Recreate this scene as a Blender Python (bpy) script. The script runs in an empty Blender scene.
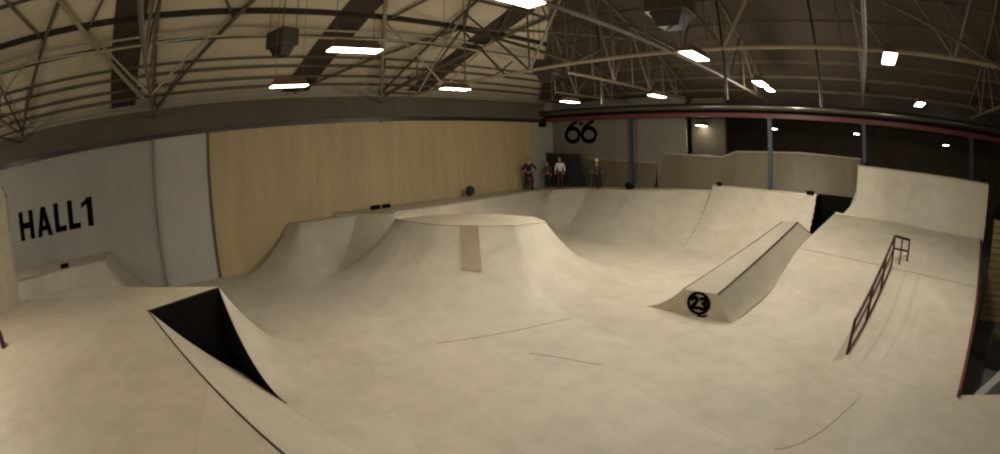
import bpy, bmesh, math, random
from mathutils import Vector, Matrix
random.seed(7)
sc = bpy.context.scene
COL = sc.collection

# ------------------------------------------------------------------ camera
EYE = (0.0, 0.0, 3.9)
F, K3, PITCH, ROLL, YAW = 461.24, 0.0976, -0.1702, -0.0305, 0.82246
def cam_axes():
    def tr(v):
        x, y, z = v
        c, s = math.cos(PITCH), math.sin(PITCH); y, z = y*c - z*s, y*s + z*c
        c, s = math.cos(YAW), math.sin(YAW); x, y = x*c - y*s, x*s + y*c
        return Vector((x, y, z))
    c, s = math.cos(ROLL), math.sin(ROLL)
    return tr((c, 0, s)), tr((-s, 0, c)), tr((0, 1, 0))
cd = bpy.data.cameras.new('camera')
cam = bpy.data.objects.new('camera', cd); COL.objects.link(cam)
rt, up, fw = cam_axes()
m = Matrix((rt, up, -fw)).transposed().to_4x4(); m.translation = Vector(EYE)
cam.matrix_world = m
cd.type = 'PANO'; cd.sensor_fit = 'HORIZONTAL'; cd.sensor_width = 36.0
cd.clip_start = 0.05; cd.clip_end = 300
MM = (1000/36)/F
for tgt in (cd, getattr(cd, 'cycles', None)):
    if tgt is None: continue
    try:
        tgt.panorama_type = 'FISHEYE_LENS_POLYNOMIAL'
        tgt.fisheye_fov = math.radians(200)
        tgt.fisheye_polynomial_k0 = 0.0
        tgt.fisheye_polynomial_k1 = -MM
        tgt.fisheye_polynomial_k2 = 0.0
        tgt.fisheye_polynomial_k3 = -K3*MM**3
        tgt.fisheye_polynomial_k4 = 0.0
        break
    except Exception as e:
        print('cam', e)
sc.camera = cam

# ------------------------------------------------------------------ world, exposure
w = bpy.data.worlds.new('world'); sc.world = w; w.use_nodes = True
w.node_tree.nodes['Background'].inputs[0].default_value = (0.8, 0.72, 0.6, 1)
w.node_tree.nodes['Background'].inputs[1].default_value = 0.02
sc.view_settings.view_transform = 'Standard'; sc.view_settings.look = 'None'
sc.view_settings.gamma = 1; sc.view_settings.use_curve_mapping = False
sc.view_settings.exposure = -0.06
sc.cycles.use_denoising = True
sc.cycles.filter_width = 2.2
LAMP_W = 105.0          # watts of light from one hall lamp
LAMP_COL = (1.0, 0.935, 0.81)

# ------------------------------------------------------------------ materials
def lin(c):
    return tuple(((v/255)/12.92 if v/255 <= 0.04045 else ((v/255+0.055)/1.055)**2.4) for v in c) + (1,)
def mat(name, rgb, rough=0.6, metal=0.0, var=0.0, scale=1.5, spec=0.4, stretch=None, seams=None, emit=None, detail=5):
    m = bpy.data.materials.new(name); m.use_nodes = True
    nt = m.node_tree; N = nt.nodes; L = nt.links; b = N['Principled BSDF']
    b.inputs['Roughness'].default_value = rough; b.inputs['Metallic'].default_value = metal
    b.inputs['Specular IOR Level'].default_value = spec
    col = lin(rgb); b.inputs['Base Color'].default_value = col
    if emit:
        b.inputs['Emission Color'].default_value = emit[0]; b.inputs['Emission Strength'].default_value = emit[1]
    if var or seams:
        tc = N.new('ShaderNodeTexCoord'); mp = N.new('ShaderNodeMapping')
        L.new(tc.outputs['Object'], mp.inputs['Vector'])
        if stretch: mp.inputs['Scale'].default_value = stretch
        n1 = N.new('ShaderNodeTexNoise'); n1.inputs['Scale'].default_value = scale; n1.inputs['Detail'].default_value = detail
        n1.inputs['Roughness'].default_value = 0.65
        L.new(mp.outputs[0], n1.inputs['Vector'])
        cr = N.new('ShaderNodeValToRGB')
        cr.color_ramp.elements[0].position = 0.32; cr.color_ramp.elements[1].position = 0.68
        cr.color_ramp.elements[0].color = tuple(v*(1-var) for v in col[:3]) + (1,)
        cr.color_ramp.elements[1].color = tuple(min(1, v*(1+var)) for v in col[:3]) + (1,)
        L.new(n1.outputs['Fac'], cr.inputs['Fac'])
        out = cr.outputs['Color']
        if seams:
            sw, sh, dark = seams
            n2 = N.new('ShaderNodeTexNoise'); n2.inputs['Scale'].default_value = scale*6; n2.inputs['Detail'].default_value = 4
            L.new(tc.outputs['Object'], n2.inputs['Vector'])
            r2 = N.new('ShaderNodeValToRGB')
            r2.color_ramp.elements[0].position = 0.3; r2.color_ramp.elements[1].position = 0.6
            r2.color_ramp.elements[0].color = (1-var*.9,)*3 + (1,); r2.color_ramp.elements[1].color = (1, 1, 1, 1)
            L.new(n2.outputs['Fac'], r2.inputs['Fac'])
            mx = N.new('ShaderNodeMixRGB'); mx.blend_type = 'MULTIPLY'; mx.inputs[0].default_value = 1
            L.new(out, mx.inputs[1]); L.new(r2.outputs[0], mx.inputs[2])
            br = N.new('ShaderNodeTexBrick'); br.inputs['Scale'].default_value = 1.0
            br.inputs['Brick Width'].default_value = sw; br.inputs['Row Height'].default_value = sh
            br.inputs['Mortar Size'].default_value = 0.006; br.inputs['Mortar Smooth'].default_value = 0.3
            br.inputs['Color1'].default_value = (1, 1, 1, 1); br.inputs['Color2'].default_value = (0.93, 0.92, 0.90, 1)
            br.inputs['Mortar'].default_value = (dark, dark, dark, 1)
            rot = N.new('ShaderNodeMapping'); rot.inputs['Rotation'].default_value = (0, 0, 0.27)
            L.new(tc.outputs['Object'], rot.inputs['Vector']); L.new(rot.outputs[0], br.inputs['Vector'])
            m2 = N.new('ShaderNodeMixRGB'); m2.blend_type = 'MULTIPLY'; m2.inputs[0].default_value = 1
            L.new(mx.outputs[0], m2.inputs[1]); L.new(br.outputs['Color'], m2.inputs[2])
            out = m2.outputs[0]
        L.new(out, b.inputs['Base Color'])
    return m
M = {}
M['floor']   = mat('worn_birch_sheet_floor', (186, 177, 159), 0.52, var=0.12, scale=0.35, seams=(2.44, 1.22, 0.84))
M['ramp']    = mat('birch_ramp_ply', (186, 177, 159), 0.52, var=0.12, scale=0.35, seams=(2.44, 1.22, 0.84))
M['deck']    = mat('dusty_deck_ply', (184, 173, 152), 0.5, var=0.10, scale=0.6, seams=(2.44, 1.22, 0.8))
M['tanply']  = mat('tan_plywood_lining', (172, 153, 116), 0.6, var=0.12, scale=0.6, stretch=(1, 2.5, 0.35))
M['olive']   = mat('weathered_ply_face', (98, 88, 64), 0.5, var=0.16, scale=0.6, stretch=(1.6, 1, 0.3))
M['ledge']   = mat('worn_grey_ply', (158, 149, 132), 0.5, var=0.10, scale=0.8)
M['patch']   = mat('new_ply_patch', (146, 133, 108), 0.5, var=0.08, scale=3)
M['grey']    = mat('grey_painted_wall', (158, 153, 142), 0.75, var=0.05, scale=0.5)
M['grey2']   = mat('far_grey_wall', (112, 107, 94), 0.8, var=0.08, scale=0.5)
M['greyl']   = mat('pale_grey_boards', (172, 168, 158), 0.7, var=0.05, scale=0.5)
M['greydk']  = mat('dull_grey_cladding', (88, 80, 66), 0.8, var=0.10, scale=0.5)
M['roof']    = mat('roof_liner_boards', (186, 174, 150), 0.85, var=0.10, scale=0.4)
M['roof2']   = mat('dimmed_roof_liner', (66, 57, 44), 0.85, var=0.14, scale=0.4)  # same liner, darkened: the far slope's weaker light is put into its colour
M['skyl']    = mat('blacked_out_skylight', (56, 46, 34), 0.7, var=0.15, scale=1)
M['steel']   = mat('dark_painted_steel', (84, 74, 58), 0.6, metal=0.0, var=0.1, scale=2)
M['steell']  = mat('pale_painted_steel', (138, 126, 104), 0.55, var=0.08, scale=2)
M['black']   = mat('black_painted_ply', (20, 18, 16), 0.95, var=0.15, scale=3, spec=0.05)
M['slate']   = mat('black_scuffed_ply', (44, 44, 42), 0.8, var=0.1, scale=2, spec=0.1)
M['ink']     = mat('black_wall_paint', (11, 10, 10), 0.95, spec=0.05)
M['coping']  = mat('galvanised_coping', (176, 168, 150), 0.4, metal=0.5)
M['copdk']   = mat('dark_steel_coping', (62, 58, 50), 0.4, metal=0.6)
M['rail']    = mat('dark_red_rail_paint', (58, 24, 18), 0.45)
M['orange']  = mat('orange_edge_paint', (96, 50, 30), 0.6, var=0.2, scale=3)
M['redbeam'] = mat('maroon_beam_paint', (92, 40, 34), 0.5, var=0.1)
M['duct']    = mat('galvanised_duct', (100, 96, 88), 0.22, metal=0.85)
M['blue']    = mat('blue_column_paint', (50, 58, 70), 0.5)
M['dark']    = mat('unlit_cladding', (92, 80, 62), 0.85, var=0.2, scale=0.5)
M['pit']     = mat('bare_concrete', (96, 96, 92), 0.8, var=0.2, scale=2)
M['slat']    = mat('slatted_timber', (150, 134, 92), 0.7, var=0.25, scale=1.2, stretch=(0.4, 0.4, 9))
M['housing'] = mat('lamp_housing_steel', (96, 78, 56), 0.5, metal=0.3)
M['glow']    = mat('lamp_diffuser', (255, 244, 225), 0.5, emit=((1.0, 0.93, 0.8, 1), 9.0))
M['heater']  = mat('heater_casing', (62, 53, 40), 0.5, metal=0.2, var=0.1)
M['heatdk']  = mat('heater_outlet', (34, 22, 18), 0.6)
M['skin']    = mat('skin', (176, 134, 108), 0.55)
M['cldark']  = mat('dark_cloth', (38, 34, 34), 0.9, var=0.1)
M['clmar']   = mat('maroon_cloth', (70, 38, 32), 0.9, var=0.1)
M['clgrey']  = mat('grey_cloth', (70, 68, 66), 0.9, var=0.1)
M['clight']  = mat('pale_shirt_cloth', (222, 214, 208), 0.9, var=0.05)
M['clwhite'] = mat('white_helmet_shell', (224, 218, 208), 0.35)
M['rubber']  = mat('tyre_rubber', (26, 25, 25), 0.8)
M['bikered'] = mat('red_bike_paint', (120, 44, 34), 0.4)
M['cable']   = mat('white_conduit', (158, 148, 124), 0.6)
M['copper']  = mat('greenish_edge_trim', (110, 128, 116), 0.5)

# ------------------------------------------------------------------ mesh helpers
class MB:
    def __init__(s): s.v = []; s.f = []
    def quad(s, a, b, c, d):
        i = len(s.v); s.v += [tuple(a), tuple(b), tuple(c), tuple(d)]; s.f.append((i, i+1, i+2, i+3))
    def poly(s, pts):
        i = len(s.v); s.v += [tuple(p) for p in pts]; s.f.append(tuple(range(i, i+len(pts))))
    def box(s, x0, x1, y0, y1, z0, z1):
        i = len(s.v)
        s.v += [(x0,y0,z0),(x1,y0,z0),(x1,y1,z0),(x0,y1,z0),(x0,y0,z1),(x1,y0,z1),(x1,y1,z1),(x0,y1,z1)]
        s.f += [(i,i+3,i+2,i+1),(i+4,i+5,i+6,i+7),(i,i+1,i+5,i+4),(i+1,i+2,i+6,i+5),(i+2,i+3,i+7,i+6),(i+3,i,i+4,i+7)]
        return s
    def prism(s, pts, off):
        """closed prism: polygon pts (3D) extruded by off"""
        n = len(pts); i = len(s.v); off = Vector(off)
        s.v += [tuple(p) for p in pts] + [tuple(Vector(p)+off) for p in pts]
        s.f.append(tuple(range(i, i+n))[::-1]); s.f.append(tuple(range(i+n, i+2*n)))
        for k in range(n): s.f.append((i+k, i+(k+1)%n, i+n+(k+1)%n, i+n+k))
        return s
    def tube(s, pts, r, n=10, closed=False):
        pts = [Vector(p) for p in pts]; i0 = len(s.v); K = len(pts)
        rr = r if isinstance(r, (list, tuple)) else [r]*K
        for k, p in enumerate(pts):
            if closed: t = pts[(k+1)%K]-pts[k-1]
            else: t = pts[min(k+1, K-1)]-pts[max(k-1, 0)]
            t.normalize()
            ref = Vector((0,0,1)) if abs(t.z) < 0.9 else Vector((1,0,0))
            a = t.cross(ref).normalized(); b = t.cross(a)
            for j in range(n):
                an = 2*math.pi*j/n
                s.v.append(tuple(p + a*rr[k]*math.cos(an) + b*rr[k]*math.sin(an)))
        for k in range(K if closed else K-1):
            for j in range(n):
                a0 = i0+k*n+j; a1 = i0+k*n+(j+1)%n; k2 = (k+1)%K
                s.f.append((a0, a1, i0+k2*n+(j+1)%n, i0+k2*n+j))
        if not closed:
            s.f.append(tuple(i0+j for j in range(n))[::-1]); s.f.append(tuple(i0+(K-1)*n+j for j in range(n)))
        return s
    def beam(s, a, b, wd, ht):
        """rectangular bar from a to b"""
        a = Vector(a); b = Vector(b); t = (b-a).normalized()
        ref = Vector((0,0,1)) if abs(t.z) < 0.95 else Vector((0,1,0))
        u = t.cross(ref).normalized()*wd/2; v = u.cross(t).normalized()*ht/2
        return s.prism([a-u-v, a+u-v, a+u+v, a-u+v], b-a)
    def ellipsoid(s, c, r, n=14, m=9):
        c = Vector(c); i0 = len(s.v)
        for a in range(m+1):
            th = math.pi*a/m
            for b in range(n):
                ph = 2*math.pi*b/n
                s.v.append((c.x+r[0]*math.sin(th)*math.cos(ph), c.y+r[1]*math.sin(th)*math.sin(ph), c.z+r[2]*math.cos(th)))
        for a in range(m):
            for b in range(n):
                s.f.append((i0+a*n+b, i0+(a+1)*n+b, i0+(a+1)*n+(b+1)%n, i0+a*n+(b+1)%n))
        return s
    def build(s, name, material, parent=None, smooth=False, bevel=0):
        me = bpy.data.meshes.new(name); me.from_pydata(s.v, [], s.f); me.validate(); me.update()
        me.materials.append(M[material])
        o = bpy.data.objects.new(name, me); COL.objects.link(o)
        if parent is not None:
            o.parent = parent
            o.location = -Vector(parent.location) if parent.get('_abs') else (0, 0, 0)
        if smooth:
            bm_ = bmesh.new(); bm_.from_mesh(me); bmesh.ops.remove_doubles(bm_, verts=bm_.verts, dist=2e-4); bm_.to_mesh(me); bm_.free(); me.update()
            for p in me.polygons: p.use_smooth = True
            me.set_sharp_from_angle(angle=math.radians(40))
        if bevel:
            md = o.modifiers.new('bevel', 'BEVEL'); md.width = bevel; md.segments = 2; md.limit_method = 'ANGLE'
        return o
def tag(o, label=None, cat=None, group=None, kind=None):
    if label: o['label'] = label
    if cat: o['category'] = cat
    if group: o['group'] = group
    if kind: o['kind'] = kind
    return o
def thing(name, label, cat, loc=(0,0,0), rz=0, group=None, absolute=False):
    """Empty at the base of a thing. absolute: its parts are given in world coordinates."""
    o = bpy.data.objects.new(name, None); COL.objects.link(o)
    o.location = loc; o.rotation_euler = (0, 0, rz); o.empty_display_size = 0.2
    if absolute: o['_abs'] = 1
    return tag(o, label, cat, group)
def struct(name, mb, material, parent=None, **k):
    o = mb.build(name, material, parent, **k)
    if parent is None: o['kind'] = 'structure'
    return o

# ------------------------------------------------------------------ ramp generator
def rot2(v, a): return Vector((v.x*math.cos(a)-v.y*math.sin(a), v.x*math.sin(a)+v.y*math.cos(a)))
def arc_z(t, a): return (1-t)**a
def skirt(P, Z, runs, a=2.0, arcs=None, steps=18, z0=-0.003, only=None):
    """Concave transition all round the corners of a platform. P: CCW 2D corners, Z: heights, runs: one per edge
    (0 = vertical side). Returns MB of the riding surface along the edges that have a run."""
    P = [Vector(p) for p in P]; n = len(P); mb = MB(); arcs = arcs or {}
    nr = [Vector(((P[(i+1)%n]-P[i]).y, -(P[(i+1)%n]-P[i]).x)).normalized() for i in range(n)]
    def strip(samples):
        i0 = len(mb.v)
        for (p, z, nn, run) in samples:
            for k in range(steps+1):
                t = k/steps; q = p + nn*run*t
                mb.v.append((q.x, q.y, max(z*arc_z(t, a), 0) if k < steps else z0))
        for s_ in range(len(samples)-1):
            for k in range(steps):
                A = i0+s_*(steps+1)+k; B = A+steps+1
                mb.f.append((A, A+1, B+1, B))
    for i in range(n):
        if runs[i] <= 0: continue
        L = (P[(i+1)%n]-P[i]).length; m = max(2, int(L/0.6))
        sm = [(P[i].lerp(P[(i+1)%n], k/m), Z[i]+(Z[(i+1)%n]-Z[i])*k/m, nr[i], runs[i]) for k in range(m+1)]
        # corner at the end of this edge, shared with the next edge
        j = (i+1) % n
        if runs[j] > 0:
            n1, n2 = nr[i], nr[j]; ang = math.atan2(n1.x*n2.y-n1.y*n2.x, n1.dot(n2))
            if ang > 0.02:
                mm = max(3, int(ang/0.12))
                for k in range(1, mm+1):
                    u = k/mm; sm.append((P[j], Z[j], rot2(n1, ang*u), runs[i]+(runs[j]-runs[i])*u))
        elif j in arcs:      # free end: sweep round to a given direction
            ang = arcs[j]; mm = max(3, int(abs(ang)/0.12))
            for k in range(1, mm+1): sm.append((P[j], Z[j], rot2(nr[i], ang*k/mm), runs[i]))
        if i in arcs and runs[i-1] <= 0:
            ang = arcs[i]; mm = max(3, int(abs(ang)/0.12))
            pre = [(P[i], Z[i], rot2(nr[i], ang*k/mm), runs[i]) for k in range(mm, 0, -1)]
            sm = pre + sm
        strip(sm)
    return mb, nr
def side(P, Q, zP, zQ, zb=0.0):
    mb = MB(); t = (Vector(Q)-Vector(P)).normalized(); nn = Vector((t.y, -t.x))*0.02
    a = Vector(P)-nn; b = Vector(Q)-nn
    mb.prism([(P[0],P[1],zb),(Q[0],Q[1],zb),(Q[0],Q[1],zQ-.005),(P[0],P[1],zP-.005)], (-nn.x, -nn.y, 0)); return mb
def profile_panel(p, d, z, run, a, th=0.02, steps=16, base=0.0, z0=0.0):
    """vertical panel closing the end of a transition: starts under p, runs along unit direction d"""
    p = Vector(p); d = Vector(d).normalized()
    pts = [(p.x, p.y, z0), ]
    for k in range(steps, -1, -1):
        t = k/steps; q = p+d*run*t
        pts.append((q.x, q.y, z*arc_z(t, a)))
    # pts: base under lip, toe ... lip
    nn = Vector((d.y, -d.x))*th
    return MB().prism(pts, (nn.x, nn.y, 0))
def deck_mb(P, Z, th=0.03):
    return MB().prism([(p[0], p[1], z-th) for p, z in zip(P, Z)], (0, 0, th))
def coping_mb(pts, r=0.03, lift=0.0):
    return MB().tube([(p[0], p[1], p[2]+lift) for p in pts], r, 8)

# ------------------------------------------------------------------ the hall shell
HZ = 5.32        # eaves
pit = [(3.24, 8.15), (4.0, 10.1), (5.6, 14.3), (6.6, 17.0), (7.2, 19.0)]
fl = MB()
fl.poly([(-17.3, -14, 0), (14, -14, 0), (14, 8.5, 0), (4.7, 8.4, 0), (3.24, 8.15, 0), (-17.3, 8.15, 0)])
fl.poly([(-17.3, 8.15, 0), (3.24, 8.15, 0), (4.0, 10.1, 0), (5.6, 14.3, 0), (6.6, 17, 0), (7.2, 19, 0), (7.2, 38, 0), (-17.3, 38, 0)])
floor = struct('floor', fl, 'floor')
struct('floor_pit', MB().box(3.3, 14, 8.6, 38, -1.3, -1.2), 'pit')
pw = MB(); pw.poly([(3.24, 8.15, 0), (4.7, 8.4, 0), (14, 8.5, 0), (14, 8.5, -1.2), (4.7, 8.4, -1.2), (3.24, 8.15, -1.2)])
struct('wall_pit', pw, 'pit')
wl = struct('wall_left', MB().box(-17.4, -17.0, -14, 38, -0.02, 7.0), 'grey')
struct('wall_left_boards', MB().box(-17.0, -16.95, -0.55, 1.66, 0, HZ), 'greyl')
struct('wall_left_plywood', MB().box(-17.0, -16.955, 1.7, 18.2, 0, HZ), 'tanply')
struct('trim_1', MB().box(-17.0, -16.9, 1.63, 1.73, 0, HZ), 'steel')
tb = MB().box(-17.0, -16.82, -14, 19.2, HZ, HZ+1.05); struct('trim_2', tb, 'greydk')
struct('trim_3', MB().box(-17.0, -16.78, -14, 19.2, HZ-.03, HZ+.13), 'copdk')
struct('trim_4', MB().box(-17.0, -16.74, -14, 19.2, HZ+1.02, HZ+1.16), 'steell')
struct('wall_back', MB().box(-17.3, 14, -14.3, -14, 0, 12), 'grey')
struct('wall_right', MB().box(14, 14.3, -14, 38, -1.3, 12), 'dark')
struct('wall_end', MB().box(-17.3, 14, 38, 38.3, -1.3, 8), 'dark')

R0, SL = 6.7, 0.36
def roof_left_z(x): return R0 + SL*(x+17)
def roof_far_z(y): return R0 + SL*(19.2-y)
c1 = MB(); c1.poly([(-17.1,-14,R0),(-17.1,19.3,R0),(-6,8.2,10.6),(-6,-14,10.6)])
c1 = struct('ceiling_left', c1, 'roof')
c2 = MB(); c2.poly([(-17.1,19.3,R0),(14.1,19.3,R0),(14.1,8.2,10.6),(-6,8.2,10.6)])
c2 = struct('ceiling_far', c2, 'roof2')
struct('ceiling_top', MB().box(-6, 14, -14, 8.2, 10.6, 10.7), 'roof')
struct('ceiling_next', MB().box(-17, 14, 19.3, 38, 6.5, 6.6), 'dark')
for o_ in (c1, c2):
    md = o_.modifiers.new('thick', 'SOLIDIFY'); md.thickness = 0.08; md.offset = 1
# purlins, fixed to the roof slopes
for x, wd, ht, mt in ((-16.4,.05,.10,'steel'),(-15.8,.05,.10,'steel'),(-15.1,.05,.10,'steel'),(-14.56,.04,.08,'steel'),(-13.4,.05,.10,'steel'),(-12.2,.12,.18,'copdk'),(-10.7,.05,.12,'steel'),(-9.0,.05,.12,'steel'),(-7.5,.05,.12,'steel')):
    z = roof_left_z(x)-.14
    struct('purlin', MB().beam((x,-13.9,z),(x,19.2-(x+17)-.1,z), wd, ht), mt, c1)
for y in (18.2, 17.1, 15.9, 14.6, 13.3, 11.8, 10.3, 8.8):
    z = roof_far_z(y)-.12
    struct('purlin', MB().beam((-17+(19.2-y)+.1,y,z),(13.9,y,z), .05, .11), 'steel', c2)
struct('hip_rafter', MB().beam((-16.9,19.0,R0-.1),(-6,8.2,10.45), .1, .16), 'steel', c2)
# blacked-out skylight strips on the left slope
for (ya, yb, wd) in ((-1.93, -1.05, 1.06), (5.3, 6.1, 1.1), (11.0, 11.3, 1.0)):
    a = (-16.9, ya); xb = -11 if ya > 8 else -8
    if ya > 8: xb = -10.5
    za, zb = roof_left_z(-16.9)-.12, roof_left_z(xb)-.12
    mb = MB(); mb.prism([(-16.9, ya-wd/2, za), (-16.9, ya+wd/2, za), (xb, yb+wd/2, zb), (xb, yb-wd/2, zb)], (0, 0, .02))
    struct('skylight_strip', mb, 'skyl', c1)
# white conduits slung under the left slope
for x, z in ((-12.8, 7.93), (-12.8, 7.68)):
    tag(MB().tube([(x, y, z+.05*math.sin(y*.9)) for y in range(-13, 15)], .035, 6).build('conduit', 'cable', None, True),
        'pale conduit slung along the left roof slope, the %s of the pair' % ('higher' if z > 7.8 else 'lower'), 'conduit')

# ------------------------------------------------------------------ roof trusses
def truss(name, label, A, B, top, zb=6.07, n=9, group=None, rt=.05, rb=.045, mt='steel', mb_='steell'):
    """A, B plan ends of the bottom chord; top(t) height of the top chord"""
    A = Vector(A); B = Vector(B)
    t = thing(name, label, 'roof truss', (A.x, A.y, zb), 0, group, absolute=True)
    P = lambda u, z: (A.x+(B.x-A.x)*u, A.y+(B.y-A.y)*u, z)
    MB().tube([P(0, zb), P(1, zb)], rb, 8).build('bottom_chord', mb_, t, True)
    us = [i/n for i in range(n+1)]
    MB().tube([P(u, top(u)) for u in [k/24 for k in range(25)]], rt, 8).build('top_chord', mt, t, True)
    for i, u in enumerate(us[1:], 1):
        h = top(u)
        if h-zb > .25:
            MB().tube([P(u, zb), P(u, h)], .03, 6).build('post', mt, t, True)
            v = us[i-1]
            MB().tube([P(v, top(v)) if i % 2 else P(v, zb), P(u, zb) if i % 2 else P(u, h)], .035, 6).build('web_strut', mt if i % 2 else mb_, t, True)
    return t
for Y0, lb in ((-6.9, 'steel roof truss over the painted HALL 1 lettering, running out from the left wall'),
               (-.55, 'steel roof truss meeting the left wall between the lettering and the tan plywood'),
               (9.2, 'steel roof truss crossing the middle of the hall from the tan plywood wall')):
    truss('roof_truss', lb, (-16.9, Y0), (13.8, Y0), lambda u: min(roof_left_z(-16.9+30.7*u), 10.6)-.22, n=11, mb_='steell' if Y0 > 5 else 'steel')
    if True:
        b = thing('steel_column', {-6.9: 'grey steel column on the left wall, near the tall pale board', -.55: 'pale steel column on the left wall where the white boards begin', 9.2: 'steel column head half way along the tan plywood wall'}[Y0], 'column', (-16.88, Y0, 0), 0, None, True)
        MB().box(-16.93, -16.84, Y0-.035, Y0+.035, 0 if -1 < Y0 < 1 else HZ-.1, 6.5).build('shaft', 'grey' if -1 < Y0 < 1 else 'steell', b)
        MB().box(-17, -16.7, Y0-.16, Y0+.16, 6.44, 6.52).build('cap_plate', 'steel', b)
        for dy in (-1, 1):
            MB().tube([(-16.85, Y0+.05*dy, 6.35), (-9.3, Y0+4.0*dy, 9.28)], .07, 8).build('raking_brace', 'steell' if dy < 0 else 'steel', b, True)
            MB().tube([(-16.85, Y0+.05*dy, 6.4), (-14.4, Y0+1.2*dy, 7.4)], .03, 8).build('raking_brace', 'steel', b, True)
            MB().tube([(-12.4, Y0+2.35*dy, 8.2), (-12.4, Y0, 6.1)], .035, 8).build('knee_brace', 'steell', b, True)
            MB().tube([(-12.4, Y0+2.35*dy, 8.2), (-7.8, Y0+.1*dy, 9.65)], .045, 8).build('apex_brace', 'steel', b, True)
for X0, lb in ((-11.3, 'steel roof truss running back above the riders and the first blue column'),
               (-4.2, 'steel roof truss running back above the middle blue column'),
               (0.38, 'steel roof truss running back above the left end of the tall wall ride'),
               (6.0, 'steel roof truss running back above the right end of the tall wall ride')):
    y1 = 8.3 if X0 > -6 else 13.6
    truss('roof_truss', lb, (X0, 19.0), (X0, y1-4 if X0 > -6 else y1), (lambda u, y1=y1, X0=X0: min(roof_far_z(19.0+((y1-4 if X0 > -6 else y1)-19.0)*u), 10.6)-.2), n=8 if X0 > -6 else 4, mb_='steel')
for (x, y, z0, z1) in ((-2.95, 9.2, 4.95, roof_far_z(9.2)), (-.9, 10.6, 5.0, roof_far_z(10.6)), (-8.2, 12.2, 5.3, roof_far_z(12.2))):
    tag(MB().tube([(x, y, z0), (x, y, z1)], .035, 8).build('drop_pipe', 'copdk', None, True), {-2.95: 'thin dark pipe hanging from the roof left of the large bright lamp pair', -.9: 'thin dark pipe hanging from the roof between two lamps over the ledge', -8.2: 'thin dark pipe hanging from the roof near the far left lamps'}[x], 'pipe')

xb_ = thing('cross_bracing', 'long diagonal steel braces crossing under the roof around the central lamps', 'bracing', (-12, 8, 7), 0, None, True)
for a, b, rr in (((-16.75,5.2,6.55),(-12.2,9.7,8.2),.06), ((-12.2,9.9,8.2),(-7.0,9.3,6.1),.05), ((-12.2,9.9,8.2),(-8.0,14.5,7.9),.05), ((-12.2,9.9,8.25),(-6.2,6.0,9.9),.05),
                 ((-12.2,9.8,8.2),(-9.5,9.2,6.07),.04), ((-12.2,9.8,8.2),(-14.2,9.2,6.07),.04), ((-8.6,9.2,9.4),(-10.8,13.5,7.6),.035), ((-10,9.2,6.07),(-13.5,13.5,7.6),.035),
                 ((-7.0,9.2,6.07),(-9.0,14.6,8.0),.035), ((-4.0,9.2,6.07),(-8.5,12.5,8.7),.035), ((-6.2,8.2,10.2),(-3.4,12.0,9.0),.035), ((.98,9.2,7.13),(5.2,9.2,5.6),.05), ((.24,9.2,7.1),(.9,9.2,6.07),.03),
                 ((.3,9.2,7.1),(-2.0,9.2,9.9),.05), ((6.0,9.2,6.07),(2.6,9.2,9.9),.045), ((7.5,12.0,6.5),(3.0,9.2,9.6),.045), ((6.5,16.0,7.2),(2.2,11.0,9.2),.04)):
    MB().tube([a, b], rr, 8).build('brace', 'steel', xb_, True)
truss('roof_truss', 'steel roof truss running back over the logo, between two ranks of lamps', (-8.0, 18.9), (-8.0, 10.2), lambda u: roof_far_z(18.9-8.7*u)-.2, n=7, mb_='steel')
truss('roof_truss', 'short steel roof truss in the far left corner of the roof', (-14.0, 18.9), (-14.0, 16.6), lambda u: roof_far_z(18.9-2.3*u)-.2, zb=6.2, n=3, mb_='steel')
# ------------------------------------------------------------------ beam line, duct and blue columns on the far side
BY = 19.2
bm = thing('valley_beam', 'long maroon steel beam across the far side above the blue columns', 'beam', (-17, BY, 5.34), 0, None, True)
MB().box(-17, 14, BY-.09, BY+.09, 5.34, 5.52).build('flange', 'redbeam', bm)
MB().box(-17, 14, BY-.02, BY+.02, 5.52, 5.78).build('web', 'black', bm)
MB().box(-17, 14, BY-.09, BY+.09, 5.78, 5.82).build('flange', 'redbeam', bm)
MB().box(-17, -16.6, BY-.3, BY-.1, 5.05, 5.5).build('bracket', 'black', bm)
tag(MB().tube([(-16.8, BY-.3, 5.78), (13.8, BY-.3, 5.78)], .15, 20).build('air_duct', 'duct', None, True),
    'shiny round duct running along the far side above the maroon beam', 'duct')
for X0, zb, lb in ((-11.3, 1.88, 'blue steel column beside the riders, leftmost of the four'), (-4.15, 2.3, 'blue steel column rising behind the raised deck box'),
               (0.35, 0, 'blue steel column at the left end of the tall wall ride'), (6.05, 0, 'blue steel column at the right end of the tall wall ride')):
    c = thing('blue_column', lb, 'column', (X0, BY, zb), 0, 'blue columns', True)
    mb = MB(); mb.box(X0-.09, X0+.09, BY-.09, BY-.07, zb, 5.34); mb.box(X0-.09, X0+.09, BY+.07, BY+.09, zb, 5.34); mb.box(X0-.012, X0+.012, BY-.07, BY+.07, zb, 5.34)
    mb.build('shaft', 'blue', c)
    MB().box(X0-.14, X0+.14, BY-.14, BY+.14, 5.3, 5.335).build('cap_plate', 'blue', c)
    MB().box(X0-.14, X0+.14, BY-.14, BY+.14, zb, zb+.03).build('foot_plate', 'blue', c)

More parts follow.
